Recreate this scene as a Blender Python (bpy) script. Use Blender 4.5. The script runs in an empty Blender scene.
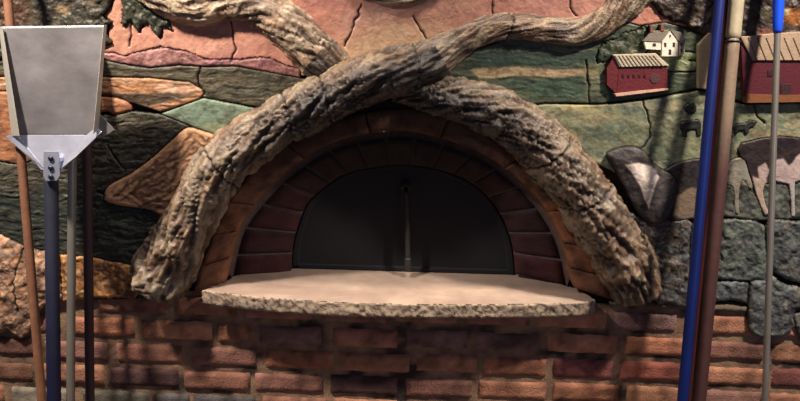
import bpy, math
import numpy as np

SC = bpy.context.scene
COL = SC.collection

# ------------------------------------------------------------------ camera, world, lamps, exposure
F, CX, CY = 760.0, 400.0, 200.5
CAM = np.array([0.0, -2.3, 1.75])
PITCH, ROLL = math.radians(15.4), math.radians(1.7)
fwd = np.array([0.0, math.cos(PITCH), -math.sin(PITCH)])
r0 = np.array([1.0, 0.0, 0.0]); u0 = np.cross(r0, fwd)
right = math.cos(ROLL) * r0 + math.sin(ROLL) * u0
up = -math.sin(ROLL) * r0 + math.cos(ROLL) * u0

from mathutils import Matrix
cam_d = bpy.data.cameras.new('camera'); cam = bpy.data.objects.new('camera', cam_d); COL.objects.link(cam)
M4 = Matrix(((right[0], up[0], -fwd[0], CAM[0]), (right[1], up[1], -fwd[1], CAM[1]),
             (right[2], up[2], -fwd[2], CAM[2]), (0, 0, 0, 1)))
cam.matrix_world = M4
cam_d.sensor_width = 36; cam_d.lens = 36 * F / 800; cam_d.clip_start = 0.02
SC.camera = cam

world = bpy.data.worlds.new('room_light'); SC.world = world; world.use_nodes = True
bg = world.node_tree.nodes['Background']
bg.inputs[0].default_value = (0.55, 0.55, 0.85, 1); bg.inputs[1].default_value = 0.115


def lamp(name, kind, loc, aim, energy, color, size=0.2, spot=70, blend=.6):
    d = bpy.data.lights.new(name, kind); d.energy = energy; d.color = color
    if kind == 'AREA':
        d.shape = 'DISK'; d.size = size
    else:
        d.shadow_soft_size = size
    if kind == 'SPOT':
        d.spot_size = math.radians(spot); d.spot_blend = blend
    o = bpy.data.objects.new(name, d); COL.objects.link(o); o.location = loc
    v = Matrix.Identity(3)
    from mathutils import Vector
    o.rotation_euler = (Vector(aim) - Vector(loc)).to_track_quat('-Z', 'Y').to_euler()
    return o


WARM = (1.0, 0.87, 0.74)
lamp('ceiling_spot', 'SPOT', (-1.45, -1.0, 3.0), (-0.8, 0, .65), 440, WARM, .08, 66, .8)
lamp('ceiling_spot', 'SPOT', (0.0, -.44, 3.1), (0.0, 0, 1.3), 105, WARM, .08, 90, .8)
lamp('ceiling_spot', 'SPOT', (1.45, -1.0, 3.0), (0.85, 0, 0.65), 345, WARM, .08, 66, .8)
lamp('window_daylight', 'AREA', (1.8, -3.4, 1.7), (0, 0, 1.1), 5, (0.6, 0.7, 1.0), 1.0)

SC.view_settings.view_transform = 'Standard'
SC.view_settings.look = 'None'
SC.view_settings.gamma = 1
SC.view_settings.use_curve_mapping = False
SC.view_settings.exposure = 0.0

# ------------------------------------------------------------------ helpers


def ray(u, v):
    u = np.asarray(u, float); v = np.asarray(v, float)
    a = (u - CX) / F; b = -(v - CY) / F
    return fwd + a[..., None] * right + b[..., None] * up


def W(u, v, y=0.0):
    """point on the vertical plane at distance y behind the wall face that lies on this line of sight"""
    d = ray(u, v); t = (np.asarray(y) - CAM[1]) / d[..., 1]
    return CAM + t[..., None] * d


def H(u, v, z):
    d = ray(u, v); t = (z - CAM[2]) / d[..., 2]
    return CAM + t[..., None] * d


def lin(c):
    c = np.asarray(c, float)
    return np.where(c <= 0.04045, c / 12.92, ((c + 0.055) / 1.055) ** 2.4)


def rgb(r, g, b):
    return np.array([r, g, b], float) / 255.0


_rs = np.random.RandomState(7)
LAT = _rs.rand(256, 256)


def vnoise(x, y, seed=0):
    x = np.asarray(x, float) + seed * 17.31; y = np.asarray(y, float) + seed * 9.73
    xi = np.floor(x).astype(int); yi = np.floor(y).astype(int)
    fx = x - xi; fy = y - yi
    fx = fx * fx * (3 - 2 * fx); fy = fy * fy * (3 - 2 * fy)
    a = LAT[xi % 256, yi % 256]; b = LAT[(xi + 1) % 256, yi % 256]
    c = LAT[xi % 256, (yi + 1) % 256]; d = LAT[(xi + 1) % 256, (yi + 1) % 256]
    return (a * (1 - fx) + b * fx) * (1 - fy) + (c * (1 - fx) + d * fx) * fy


def fbm(x, y, seed=0, o=4):
    s = 0; a = .5; t = 0
    for k in range(o):
        s = s + a * vnoise(x * 2 ** k, y * 2 ** k, seed + k * 3); t += a; a *= .55
    return s / t


def sstep(a, b, x):
    t = np.clip((x - a) / (b - a), 0, 1)
    return t * t * (3 - 2 * t)


def mix(a, b, t):
    t = np.asarray(t)[..., None]
    return a * (1 - t) + b * t


def spline(pts, n=8, closed=False):
    P = np.array(pts, float); m = len(P); out = []
    rng = m if closed else m - 1
    for i in range(rng):
        if closed:
            p0, p1, p2, p3 = P[(i - 1) % m], P[i], P[(i + 1) % m], P[(i + 2) % m]
        else:
            p0, p1, p2, p3 = P[max(i - 1, 0)], P[i], P[i + 1], P[min(i + 2, m - 1)]
        for k in range(n):
            t = k / n
            out.append(.5 * ((2 * p1) + (-p0 + p2) * t + (2 * p0 - 5 * p1 + 4 * p2 - p3) * t * t + (-p0 + 3 * p1 - 3 * p2 + p3) * t ** 3))
    if not closed:
        out.append(P[-1])
    return np.array(out)


def resample(P, step):
    P = np.array(P, float); d = np.r_[0, np.cumsum(np.linalg.norm(np.diff(P[:, :2], axis=0), axis=1))]
    n = max(2, int(round(d[-1] / step)) + 1); s = np.linspace(0, d[-1], n)
    return np.stack([np.interp(s, d, P[:, k]) for k in range(P.shape[1])], 1), s


def mesh_obj(name, verts, faces, mat, parent=None, cols=None, smooth=True):
    me = bpy.data.meshes.new(name)
    verts = np.asarray(verts, float)
    if isinstance(faces, np.ndarray):
        nf, k = faces.shape
        me.vertices.add(len(verts)); me.vertices.foreach_set('co', verts.ravel())
        me.loops.add(nf * k); me.loops.foreach_set('vertex_index', faces.ravel().astype(np.int32))
        me.polygons.add(nf); me.polygons.foreach_set('loop_start', np.arange(0, nf * k, k, dtype=np.int32))
        me.update(calc_edges=True)
    else:
        me.from_pydata([tuple(v) for v in verts], [], [tuple(int(i) for i in f) for f in faces])
    me.validate()
    if cols is not None:
        c = np.ones((len(verts), 4)); c[:, :3] = np.clip(cols, 0, 1)
        at = me.color_attributes.new('Col', 'FLOAT_COLOR', 'POINT')
        at.data.foreach_set('color', c.ravel())
    me.polygons.foreach_set('use_smooth', [smooth] * len(me.polygons))
    me.materials.append(mat)
    import bmesh
    bm = bmesh.new(); bm.from_mesh(me); bmesh.ops.recalc_face_normals(bm, faces=bm.faces); bm.to_mesh(me); bm.free()
    o = bpy.data.objects.new(name, me); COL.objects.link(o)
    if parent:
        o.parent = parent
    return o


class MB:
    """gathers pieces that make ONE mesh"""
    def __init__(s): s.v = []; s.f = []; s.c = []; s.n = 0

    def add(s, v, f, c=None):
        v = np.asarray(v, float); s.v.append(v)
        s.f += [tuple(int(i) + s.n for i in q) for q in f]
        s.c.append(np.broadcast_to(np.asarray(c if c is not None else (1, 1, 1), float), v.shape) * np.ones_like(v))
        s.n += len(v)

    def build(s, name, mat, parent=None, smooth=True):
        return mesh_obj(name, np.concatenate(s.v), s.f, mat, parent, np.concatenate(s.c), smooth)


def empty(name, loc=(0, 0, 0)):
    o = bpy.data.objects.new(name, None); COL.objects.link(o); o.location = loc; o.empty_display_size = .1
    return o


def tag(o, label=None, cat=None, group=None, kind=None):
    if label: o['label'] = label
    if cat: o['category'] = cat
    if group: o['group'] = group
    if kind: o['kind'] = kind
    return o


def keep(child, parent):
    """children are authored in world space"""
    child.parent = parent
    child.matrix_parent_inverse = Matrix.Translation(parent.location).inverted()


def mat(name, color=None, rough=.6, metal=0, attr=False, bump=0, bscale=120, spec=.5, var=0, vscale=30, coat=0):
    m = bpy.data.materials.new(name); m.use_nodes = True; nt = m.node_tree; N = nt.nodes; L = nt.links
    b = N['Principled BSDF']; b.inputs['Roughness'].default_value = rough; b.inputs['Metallic'].default_value = metal
    b.inputs['Specular IOR Level'].default_value = spec
    b.inputs['Coat Weight'].default_value = coat; b.inputs['Coat Roughness'].default_value = .25
    tc = N.new('ShaderNodeTexCoord')
    if attr:
        a = N.new('ShaderNodeAttribute'); a.attribute_name = 'Col'; src = a.outputs['Color']
    else:
        r = N.new('ShaderNodeRGB'); r.outputs[0].default_value = (*lin(np.array(color) / 255.), 1); src = r.outputs[0]
    if var:
        n = N.new('ShaderNodeTexNoise'); n.inputs['Scale'].default_value = vscale; n.inputs['Detail'].default_value = 6
        L.new(tc.outputs['Object'], n.inputs['Vector'])
        mr = N.new('ShaderNodeMapRange'); mr.inputs[1].default_value = .3; mr.inputs[2].default_value = .7
        mr.inputs[3].default_value = 1 - var; mr.inputs[4].default_value = 1 + var
        L.new(n.outputs['Fac'], mr.inputs[0])
        mx = N.new('ShaderNodeVectorMath'); mx.operation = 'SCALE'
        L.new(src, mx.inputs[0]); L.new(mr.outputs[0], mx.inputs['Scale']); src = mx.outputs[0]
    L.new(src, b.inputs['Base Color'])
    if bump:
        n = N.new('ShaderNodeTexNoise'); n.inputs['Scale'].default_value = bscale; n.inputs['Detail'].default_value = 5
        L.new(tc.outputs['Object'], n.inputs['Vector'])
        bp = N.new('ShaderNodeBump'); bp.inputs['Strength'].default_value = bump; bp.inputs['Distance'].default_value = .004
        L.new(n.outputs['Fac'], bp.inputs['Height']); L.new(bp.outputs[0], b.inputs['Normal'])
    return m


M_CER = mat('glazed_ceramic_relief', rough=.5, attr=True, spec=.35, bump=.35, bscale=160, var=.10, vscale=60)
M_BARK = mat('painted_bark_ceramic', rough=.42, attr=True, bump=.7, bscale=170, var=.15, vscale=70)
M_BRICK = mat('old_red_brick', rough=.85, attr=True, bump=.8, bscale=140, var=.22, vscale=28, spec=.25)
M_STONE = mat('hearth_stone', rough=.8, attr=True, bump=.5, bscale=220, var=.12, vscale=18, spec=.3)
M_FLOOR = mat('floor_tile', (92, 78, 66), rough=.6, var=.15, vscale=4)
M_ALU = mat('brushed_aluminium', (132, 128, 130), rough=.45, metal=.5, bump=.3, bscale=30, var=.32, vscale=9)
M_ALU2 = mat('folded_aluminium_edge', (186, 190, 206), rough=.22, metal=.6, bump=.5, bscale=14, var=.15, vscale=16)
M_EDGE = mat('bright_sheet_edge', (178, 174, 164), rough=.4, metal=.3, bump=.2, bscale=50)
M_CHROME = mat('chromed_steel', (158, 152, 142), rough=.3, metal=.6, var=.1, vscale=12)
M_BLUE = mat('blue_painted_pole', (12, 30, 92), rough=.4, var=.15, vscale=14)
M_BLUEG = mat('blue_plastic_grip', (25, 75, 215), rough=.35)
M_NAVY = mat('navy_coated_tube', attr=True, rough=.5, var=.18, vscale=22)
M_WOOD = mat('worn_wooden_handle', attr=True, rough=.55, bump=.3, bscale=60, var=.15, vscale=25)
M_DARKP = mat('dark_brown_handle', (50, 30, 32), rough=.5, var=.15, vscale=20)
M_REDP = mat('dark_red_handle', (82, 32, 38), rough=.5, var=.15, vscale=20)
M_IRON = mat('blackened_steel_door', (9, 9, 18), rough=.8, metal=0, var=.2, vscale=9)
M_HANDLE = mat('worn_steel_handle', (48, 46, 45), rough=.6, metal=.5, var=.2, vscale=30)
M_RIVET = mat('rivet_steel', (70, 72, 88), rough=.35, metal=.8)
M_SOOT = mat('sooty_chamber', (24, 21, 22), rough=.95)

# ------------------------------------------------------------------ key curves (outline points of the arch, read off the photo)
OUT = [(193, 296), (199, 272), (209, 248), (218, 225), (230, 200), (250, 172), (275, 150), (305, 132), (340, 119), (400, 110),
       (450, 117), (490, 132), (520, 149), (550, 177), (577, 212), (591, 240), (601, 267), (611, 300)]
INN = [(225, 283), (231, 250), (241, 222), (263, 194), (283, 174), (307, 157), (333, 143), (367, 134), (400, 131), (425, 134),
       (450, 141), (483, 154), (503, 167), (527, 187), (547, 211), (560, 234), (568, 258), (574, 288)]
VIN = [(291, 274), (291, 258), (293, 242), (299, 222), (308, 202), (325, 187), (345, 174), (370, 168), (405, 165), (440, 170),
       (468, 181), (488, 197), (502, 217), (510, 236), (514, 252), (516, 274)]
HZ = float(W(400, 281, -0.03)[2])          # top of the hearth slab
# slab top from two estimates: the back line at the door plane
HZ = float(W(400, 271, 0.13)[2])

# ------------------------------------------------------------------ floor and wall
ROW = float(W(400, 348, 0)[2] - W(400, 372, 0)[2])
ZJ = float(W(400, 348, 0)[2])
SLOPE = math.tan(math.radians(-0.55))
MORT = lin(rgb(136, 108, 88))


def wall():
    mb = MB()
    # mortar bed of the brickwork, rough
    nx, nz = 260, 70
    X, Z = np.meshgrid(np.linspace(-2.2, 2.2, nx), np.linspace(0, HZ - .035, nz))
    Y = 0.006 * (fbm(X * 30, Z * 30, 3) - .5) - 0.015
    V = np.stack([X, Y, Z], -1).reshape(-1, 3)
    F_ = [(j * nx + i, j * nx + i + 1, (j + 1) * nx + i + 1, (j + 1) * nx + i) for j in range(nz - 1) for i in range(nx - 1)]
    g = fbm(X * 14, Z * 14, 9).reshape(-1)
    C = mix(MORT, lin(rgb(152, 124, 98)), sstep(.5, .7, g)); C = mix(C, lin(rgb(58, 50, 46)), sstep(.5, .3, g))
    mb.add(V, F_, C)
    # plaster bed behind the relief, with the arched hole
    mid = (spline(OUT, 6) + spline(INN, 6)) / 2
    hp = W(mid[:, 0], mid[:, 1], 0.0)
    hp[0, 2] = hp[-1, 2] = HZ - .035
    cx, cz = 0.0, HZ - .035
    x0, x1, z1 = -2.2, 2.2, 2.9
    hx = np.r_[hp[:, 0]]; hz = np.r_[hp[:, 2]]
    outer = []
    for a, b in zip(hx - cx, hz - cz):
        b = max(b, 0)
        t = min((x1 if a > 0 else x0) / a if abs(a) > 1e-6 else 1e9, (z1 - cz) / b if b > 1e-6 else 1e9)
        outer.append((cx + a * t, 0, cz + b * t))
    outer = np.array(outer)
    outer[0] = (x0, 0, cz); outer[-1] = (x1, 0, cz)
    # corner points snapped
    for cor in ((x0, z1), (x1, z1)):
        k = np.argmin((outer[:, 0] - cor[0]) ** 2 + (outer[:, 2] - cor[1]) ** 2); outer[k] = (cor[0], 0, cor[1])
    n = len(hp); hp2 = np.stack([hx, np.zeros(n), hz], 1)
    hb = hp2 + np.array([0, .25, 0])
    V = np.r_[hp2, outer, hb]
    F_ = [(i, i + 1, n + i + 1, n + i) for i in range(n - 1)] + [(i, 2 * n + i, 2 * n + i + 1, i + 1) for i in range(n - 1)]
    mb.add(V, F_, lin(rgb(58, 52, 46)))
    # solid masonry behind and under the mouth
    zt = HZ - .052
    mb.add([(-2.2, .8, 0), (2.2, .8, 0), (2.2, .8, 2.9), (-2.2, .8, 2.9), (-2.2, -.012, zt), (2.2, -.012, zt), (2.2, .8, zt), (-2.2, .8, zt), (-2.2, 0, 2.9), (2.2, 0, 2.9), (-2.2, 0, 0), (2.2, 0, 0)],
           [(0, 1, 2, 3), (4, 5, 6, 7), (8, 9, 2, 3), (10, 8, 3, 0), (11, 9, 2, 1)], lin(rgb(70, 60, 54)))
    # the bricks
    rs = np.random.RandomState(11)
    pal = [(168, 118, 94), (174, 122, 96), (158, 110, 92), (150, 106, 92), (174, 124, 96), (146, 106, 94), (128, 98, 92), (162, 116, 98), (170, 114, 88)]
    nu, nv = 15, 7
    # overrides: u range, v range, colour
    ov = [(110, 200, 366, 386, (92, 66, 64)), (0, 60, 388, 401, (150, 140, 124)), (100, 160, 389, 410, (104, 100, 88)),
          (160, 230, 389, 410, (92, 86, 86)), (205, 235, 326, 344, (108, 104, 118)), (0, 45, 338, 364, (118, 84, 74)), (610, 680, 362, 386, (150, 88, 74)),
          (540, 600, 352, 380, (140, 84, 78)), (765, 830, 366, 390, (128, 78, 72)), (300, 400, 374, 396, (84, 62, 60)), (-60, 60, 364, 386, (120, 86, 70))]
    k0 = -int((HZ - .04 - ZJ) / ROW) - 1
    for k in range(k0, int(ZJ / ROW) + 1):
        zt = ZJ - k * ROW; h = ROW * .975
        x = -2.2 + (k % 2) * .125 + rs.rand() * .06
        while x < 2.2:
            w = rs.choice([.245, .235, .255, .225, .12], p=[.3, .25, .2, .15, .1])
            xc = x + w / 2
            wob = .004 * math.sin(xc * 3 + k * .3)
            zc = zt - ROW / 2 + SLOPE * xc + wob + rs.randn() * .0015
            x += w + .001
            if zc < h / 2 + .004 or zc + h / 2 > HZ - .036: continue
            U, Vv = np.meshgrid(np.linspace(-1, 1, nu), np.linspace(-1, 1, nv))
            rx, rz = w / 2 + rs.randn() * .002, h / 2 + rs.randn() * .001
            px = U * rx; pz = Vv * rz
            ed = np.minimum(rx - abs(px), rz - abs(pz))
            sd = rs.randint(0, 200)
            nz_ = fbm((px + xc) * 40, (pz + zc) * 40, sd) - .5
            dep = .0150 + .0065 * sstep(-.002, .006, ed) + .005 * nz_ * sstep(0, .01, ed) + rs.randn() * .0012
            rag = .0045 * (fbm((px + xc) * 60, (pz + zc) * 60, sd + 5) - .5) * 2
            pz2 = pz + rag * (abs(Vv) > .6); px2 = px + rag * (abs(U) > .9)
            # corners rounded
            cr = (abs(U) > .95) & (abs(Vv) > .95)
            px2 = np.where(cr, px2 * .985, px2); pz2 = np.where(cr, pz2 * .93, pz2)
            P = np.stack([xc + px2, -dep, zc + SLOPE * px + pz2], -1).reshape(-1, 3)
            bd = (abs(U) > .999) | (abs(Vv) > .999)
            P[bd.ravel(), 1] = 0.004
            F_ = [(j * nu + i, j * nu + i + 1, (j + 1) * nu + i + 1, (j + 1) * nu + i) for j in range(nv - 1) for i in range(nu - 1)]
            c = np.array(pal[rs.randint(len(pal))]) / 255. * (.92 + .16 * rs.rand())
            d = np.array([xc, 0, zc]) - CAM
            q = np.array([d @ right, d @ up, d @ fwd]); pu, pv = CX + F * q[0] / q[2], CY - F * q[1] / q[2]
            for a, b, cc, dd, oc in ov:
                if a <= pu <= b and cc <= pv <= dd: c = np.array(oc) / 255.
            m = fbm((px + xc) * 22, (pz + zc) * 22, sd + 9).ravel()
            Cc = mix(lin(c), lin(c * .74), sstep(.50, .70, m)); Cc = mix(Cc, lin(np.clip(c * 1.12 + .04, 0, 1)), sstep(.42, .28, m) * .7)
            mb.add(P, F_, Cc)
    o = mb.build('wall_front', M_BRICK); tag(o, kind='structure')


wall()
fl = mesh_obj('floor', [(-2.2, -3.6, 0), (2.2, -3.6, 0), (2.2, .01, 0), (-2.2, .01, 0)], [(0, 1, 2, 3)], M_FLOOR, smooth=False); tag(fl, kind='structure')

# ------------------------------------------------------------------ oven
oven = empty('brick_oven', (0, .1, HZ)); tag(oven, 'arched brick oven mouth with terracotta outer ring and dark recessed inner bricks', 'oven')


def ring(curA, curB, yA, yB, n, gap, thick, pal, seed, name, joints=None, bulge=.004, nsub=5, soot_shade=0, s0_=.16):
    """voussoirs between two outline curves; curA outer edge on plane yA, curB inner edge on plane yB"""
    rs = np.random.RandomState(seed)
    A, _ = resample(spline(curA, 10), 1.0); B, _ = resample(spline(curB, 10), 1.0)

    def at(P, t):
        i = np.clip(np.asarray(t) * (len(P) - 1), 0, len(P) - 1)
        return np.stack([np.interp(i, np.arange(len(P)), P[:, k]) for k in (0, 1)], -1)
    js = joints if joints else list(np.linspace(0, 1, n + 1))
    mb = MB()
    for a, b in zip(js[:-1], js[1:]):
        m = max(4, int((b - a) * 160)); nr = nsub
        T, R = np.meshgrid(np.linspace(a + gap, b - gap, m), np.linspace(0, 1, nr + 1))
        pa = at(A, T); pb = at(B, T)
        P = pa * (1 - R[..., None]) + pb * R[..., None]
        y = yA * (1 - R) + yB * R
        edge = np.minimum(np.minimum(T - a, b - T) / (b - a), np.minimum(R, 1 - R))
        Wp = W(P[..., 0], P[..., 1], y)
        Wp[..., 1] -= bulge * sstep(0, .12, edge) + .003 * (fbm(P[..., 0] / 6, P[..., 1] / 6, seed) - .5)
        V = Wp.reshape(-1, 3); nf = len(V)
        Vb = V + np.array([0, thick, 0])
        idx = np.arange(nf).reshape(nr + 1, m)
        F_ = [(idx[j, i], idx[j, i + 1], idx[j + 1, i + 1], idx[j + 1, i]) for j in range(nr) for i in range(m - 1)]
        bd = list(idx[0, :]) + list(idx[1:, -1]) + list(idx[-1, -2::-1]) + list(idx[-2:0:-1, 0])
        for i in range(len(bd)):
            p, q = bd[i], bd[(i + 1) % len(bd)]
            F_.append((p, q, q + nf, p + nf))
        c = np.array(pal[rs.randint(len(pal))]) / 255. * (.93 + .14 * rs.rand())
        nn = fbm(P[..., 0] / 9, P[..., 1] / 9, seed + 3).ravel()
        Cc = mix(lin(c), lin(c * .7), sstep(.45, .7, nn))
        if soot_shade:   # smoke at the crown; on the outer ring, shade under the limbs painted in
            sm_ = soot_shade * sstep(s0_, s0_ + .24, .5 - np.abs(T.ravel() - .5) + .10 * (nn - .5)) 
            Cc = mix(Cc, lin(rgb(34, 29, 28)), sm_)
        mb.add(np.r_[V, Vb], F_, np.r_[Cc, Cc])
    return mb.build(name, M_BRICK, None)


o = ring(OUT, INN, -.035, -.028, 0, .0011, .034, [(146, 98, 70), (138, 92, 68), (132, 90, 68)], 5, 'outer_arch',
         joints=[0, .05, .105, .165, .30, .44, .58, .72, .84, .91, .96, 1], soot_shade=.72, s0_=.08); keep(o, oven)
INN2 = [(402 + (p[0] - 402) * .955, 290 + (p[1] - 290) * .955) for p in INN]
nv_ = 17
o = ring(INN2, VIN, .05, .10, nv_, .0026, .05, [(58, 32, 35), (52, 30, 33), (48, 29, 33), (64, 34, 35)], 8, 'inner_arch', bulge=.005, soot_shade=.9); keep(o, oven)
tag(o, 'dark maroon recessed voussoir bricks with pale joints')
# pale joint bed behind the inner bricks and reveals
A, _ = resample(spline(INN, 10), 4); B, _ = resample(spline(VIN, 10), 4)
Bi = np.stack([np.interp(np.linspace(0, len(B) - 1, len(A)), np.arange(len(B)), B[:, k]) for k in (0, 1)], 1)
n = len(A)
a0 = W(A[:, 0], A[:, 1], -.004); a1 = a0.copy(); a1[:, 1] = .0165
pb0 = W(A[:, 0], A[:, 1], .0265); pb1 = W(Bi[:, 0], Bi[:, 1], .0865); pb2 = pb1.copy(); pb2[:, 1] = .20
a00 = W(A[:, 0], A[:, 1], -.028); a01 = a00.copy(); a01[:, 1] = .02; out2 = a01.copy()
A2, _ = resample(spline(INN2, 10), 4); A2 = np.stack([np.interp(np.linspace(0, len(A2) - 1, n), np.arange(len(A2)), A2[:, k]) for k in (0, 1)], 1)
a01 = a00.copy(); a01[:, 1] = .0515; pb0 = W(A2[:, 0], A2[:, 1], .0515); pb0[:, 0] *= 1.0
pb1 = W(Bi[:, 0], Bi[:, 1], .1015); pb2 = pb1.copy(); pb2[:, 1] = .20
V = np.r_[a00 * [1.004, 1, 1], a01 * [1.004, 1, 1], pb0, pb1, pb2]
F_ = []
for r_ in range(4):
    F_ += [(r_ * n + i, r_ * n + i + 1, (r_ + 1) * n + i + 1, (r_ + 1) * n + i) for i in range(n - 1)]
cc = np.concatenate([np.tile(lin(rgb(112, 84, 64)), (2 * n, 1)), np.tile(lin(rgb(84, 78, 82)), (2 * n, 1)), np.tile(lin(rgb(88, 84, 96)), (n, 1))])
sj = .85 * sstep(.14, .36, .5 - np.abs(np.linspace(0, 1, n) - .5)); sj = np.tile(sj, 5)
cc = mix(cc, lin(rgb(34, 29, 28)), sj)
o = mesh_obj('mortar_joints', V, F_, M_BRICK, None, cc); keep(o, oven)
# chamber behind, a barrel
n = len(Bi); R1 = pb2.copy(); R2 = R1.copy(); R2[:, 1] = .75
lo = HZ - .03
R1[0, 2] = R1[-1, 2] = R2[0, 2] = R2[-1, 2] = lo
V = np.r_[R1, R2]
F_ = [(i, i + 1, n + i + 1, n + i) for i in range(n - 1)] + [tuple(range(n, 2 * n))] + [(0, n, 2 * n - 1, n - 1)]
o = mesh_obj('baking_chamber', V, F_, M_SOOT); keep(o, oven)

# door standing in the mouth
dl, _ = resample(spline([(p[0], p[1]) for p in VIN], 8), 3)
D0 = W(dl[:, 0], dl[:, 1], .128); D0[:, 0] *= .992; D0[0, 2] = D0[-1, 2] = HZ + .001
dk = empty('oven_door', (0, .13, HZ)); tag(dk, 'dark blackened steel door closing the oven mouth behind the stone ledge', 'oven door')
c0 = D0.mean(0)
rims = []
for s, y in ((1, .145), (1, .127), (.985, .122), (.94, .122), (.925, .127)):
    r_ = c0 + (D0 - c0) * [s, 0, s]; r_[:, 1] = y; r_[:, 2] = np.maximum(r_[:, 2], HZ + .001); rims.append(r_)
V = np.concatenate(rims); n = len(D0)
F_ = []
for k in range(4):
    F_ += [(k * n + i, k * n + (i + 1) % n, (k + 1) * n + (i + 1) % n, (k + 1) * n + i) for i in range(n)]
F_ += [tuple(range(4 * n, 5 * n)), tuple(range(n))[::-1]]
keep(mesh_obj('door_panel', V, F_, M_IRON, smooth=False), dk)


def tube(P, rad, sides=16, cap=True, flat=None):
    """swept round bar through points P with radius per point"""
    P = np.asarray(P, float); rad = np.broadcast_to(rad, (len(P),)).astype(float)
    T = np.gradient(P, axis=0); T /= np.linalg.norm(T, axis=1)[:, None]
    ref = np.array([0, 1., 0]) if abs(T[0][1]) < .9 else np.array([1., 0, 0])
    V = []
    for p, t, r in zip(P, T, rad):
        a = np.cross(t, ref); a /= np.linalg.norm(a); b = np.cross(t, a)
        for k in range(sides):
            th = 2 * math.pi * k / sides
            V.append(p + r * (math.cos(th) * a + (flat or 1) * math.sin(th) * b))
    n = len(P); F_ = [(j * sides + i, j * sides + (i + 1) % sides, (j + 1) * sides + (i + 1) % sides, (j + 1) * sides + i) for j in range(n - 1) for i in range(sides)]
    if cap:
        F_ += [tuple(range(sides))[::-1], tuple(range((n - 1) * sides, n * sides))]
    return np.array(V), F_


hp = [W(406, 189, .118), W(406, 192, .085), W(407, 200, .078), W(407.5, 235, .078), W(408, 262, .078), W(408, 268, .092)]
hp = spline(hp, 5)
v, f = tube(hp, .0085, 12); mb = MB(); mb.add(v, f)
v, f = tube([W(406, 186, .121), W(406, 186.5, .112)], .018, 20); mb.add(v, f)
keep(mb.build('handle', M_HANDLE), dk)
v, f = tube(spline([W(408, 258, .074), W(408, 266, .072), W(408.5, 270.5, .072)], 4), [.011] * 8 + [.0125], 14)
o = mesh_obj('handle_foot', v, f, M_HANDLE); keep(o, dk)

# ------------------------------------------------------------------ hearth slab


def slab():
    top_px = [(202, 290.5), (230, 294), (262, 297.5), (330, 302), (400, 304), (470, 304.5), (540, 304), (580, 302.5), (596, 300)]
    fr, _ = resample(np.array([H(u, v, HZ) for u, v in spline(top_px, 8)])[:, [0, 1]], .006)
    # round the back part, through the mouth
    bl = [H(234, 277, HZ)[:2], [W(INN[0][0] + 7, 277, .03)[0], .03], [W(292, 271, .13)[0] - .03, .17]]
    br = [[W(515, 271, .13)[0] + .03, .17], [W(573, 283, .03)[0] - .012, .03], H(578, 288, HZ)[:2]]
    back, _ = resample(np.array(br[::-1][0:0] + [list(fr[-1])] + [list(b) for b in br[::-1]] + [list(b) for b in bl[::-1]] + [list(fr[0])]), .01)
    loop = np.r_[fr, back[1:-1]]
    n = len(loop); nf = len(fr)
    nrm = np.roll(loop, -1, 0) - np.roll(loop, 1, 0); nrm = np.stack([nrm[:, 1], -nrm[:, 0]], 1); nrm /= np.linalg.norm(nrm, axis=1)[:, None] + 1e-9
    rough = np.zeros(n); rough[:nf] = 1; rough[nf:nf + 12] = 1; rough[-14:] = 1
    T = .046; V = []; C = []
    levels = np.r_[0, .06, .15, .27, .4, .52, .64, .76, .88, 1.0]
    for li, l in enumerate(levels):
        for i in range(n):
            p = loop[i]; s = i * .006
            d = (fbm(s * 90, l * 4, 21) - .5) * .010 + (vnoise(s * 300, l * 9, 4) - .5) * .006
            if li == 0: d = -.002 + .4 * d
            if li == len(levels) - 1: d -= .004
            q = p + nrm[i] * (d * rough[i])
            V.append((q[0], q[1], HZ - l * T + (.002 * (fbm(s * 60, 3, 8) - .5) if li == 0 else 0) - (.003 * (fbm(s * 80, 1, 5)) if li == len(levels) - 1 else 0)))
            g = fbm(s * 85, l * 5, 33); g2 = vnoise(s * 200, l * 7, 36)
            c = mix(lin(rgb(166, 146, 126)), lin(rgb(98, 86, 76)), sstep(.50, .66, g * .6 + g2 * .4))
            if li == 0: c = lin(rgb(176, 154, 136))
            C.append(c)
    F_ = []
    L = len(levels)
    for k in range(L - 1):
        F_ += [(k * n + i, k * n + (i + 1) % n, (k + 1) * n + (i + 1) % n, (k + 1) * n + i) for i in range(n)]
    F_.append(tuple(range((L - 1) * n, L * n))[::-1])
    # smooth top, finely gridded inside the outline by rings shrinking to the middle line
    cz = loop.mean(0); prev = 0
    for k, s in enumerate((.985, .95, .85, .7, .5, .25)):
        st = len(V)
        for i in range(n):
            q = cz + (loop[i] - cz) * s
            V.append((q[0], q[1], HZ + .0015 * (fbm(q[0] * 18, q[1] * 18, 2) - .5)))
            g = fbm(q[0] * 9, q[1] * 14, 41)
            c = mix(lin(rgb(172, 150, 134)), lin(rgb(156, 134, 120)), sstep(.4, .65, g))
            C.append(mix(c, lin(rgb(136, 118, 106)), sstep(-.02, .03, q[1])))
        F_ += [(prev + i, prev + (i + 1) % n, st + (i + 1) % n, st + i) for i in range(n)]
        prev = st
    F_.append(tuple(range(prev, prev + n)))
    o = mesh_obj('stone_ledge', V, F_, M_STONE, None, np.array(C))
    tag(o, 'pale tan stone ledge with a rough broken front edge under the oven mouth', 'stone ledge')


slab()

# ------------------------------------------------------------------ relief mural (glazed ceramic tiles fixed to the wall)
ST = 0.8
U0, U1, V0, V1 = -60., 860., -60., 345.
gu = np.arange(U0, U1, ST); gv = np.arange(V0, V1, ST)
GU, GV = np.meshgrid(gu, gv)
WU = GU + 5 * (fbm(GU / 14, GV / 14, 50) - .5) * 2; WV = GV + 4 * (fbm(GU / 14, GV / 14, 61) - .5) * 2


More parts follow.
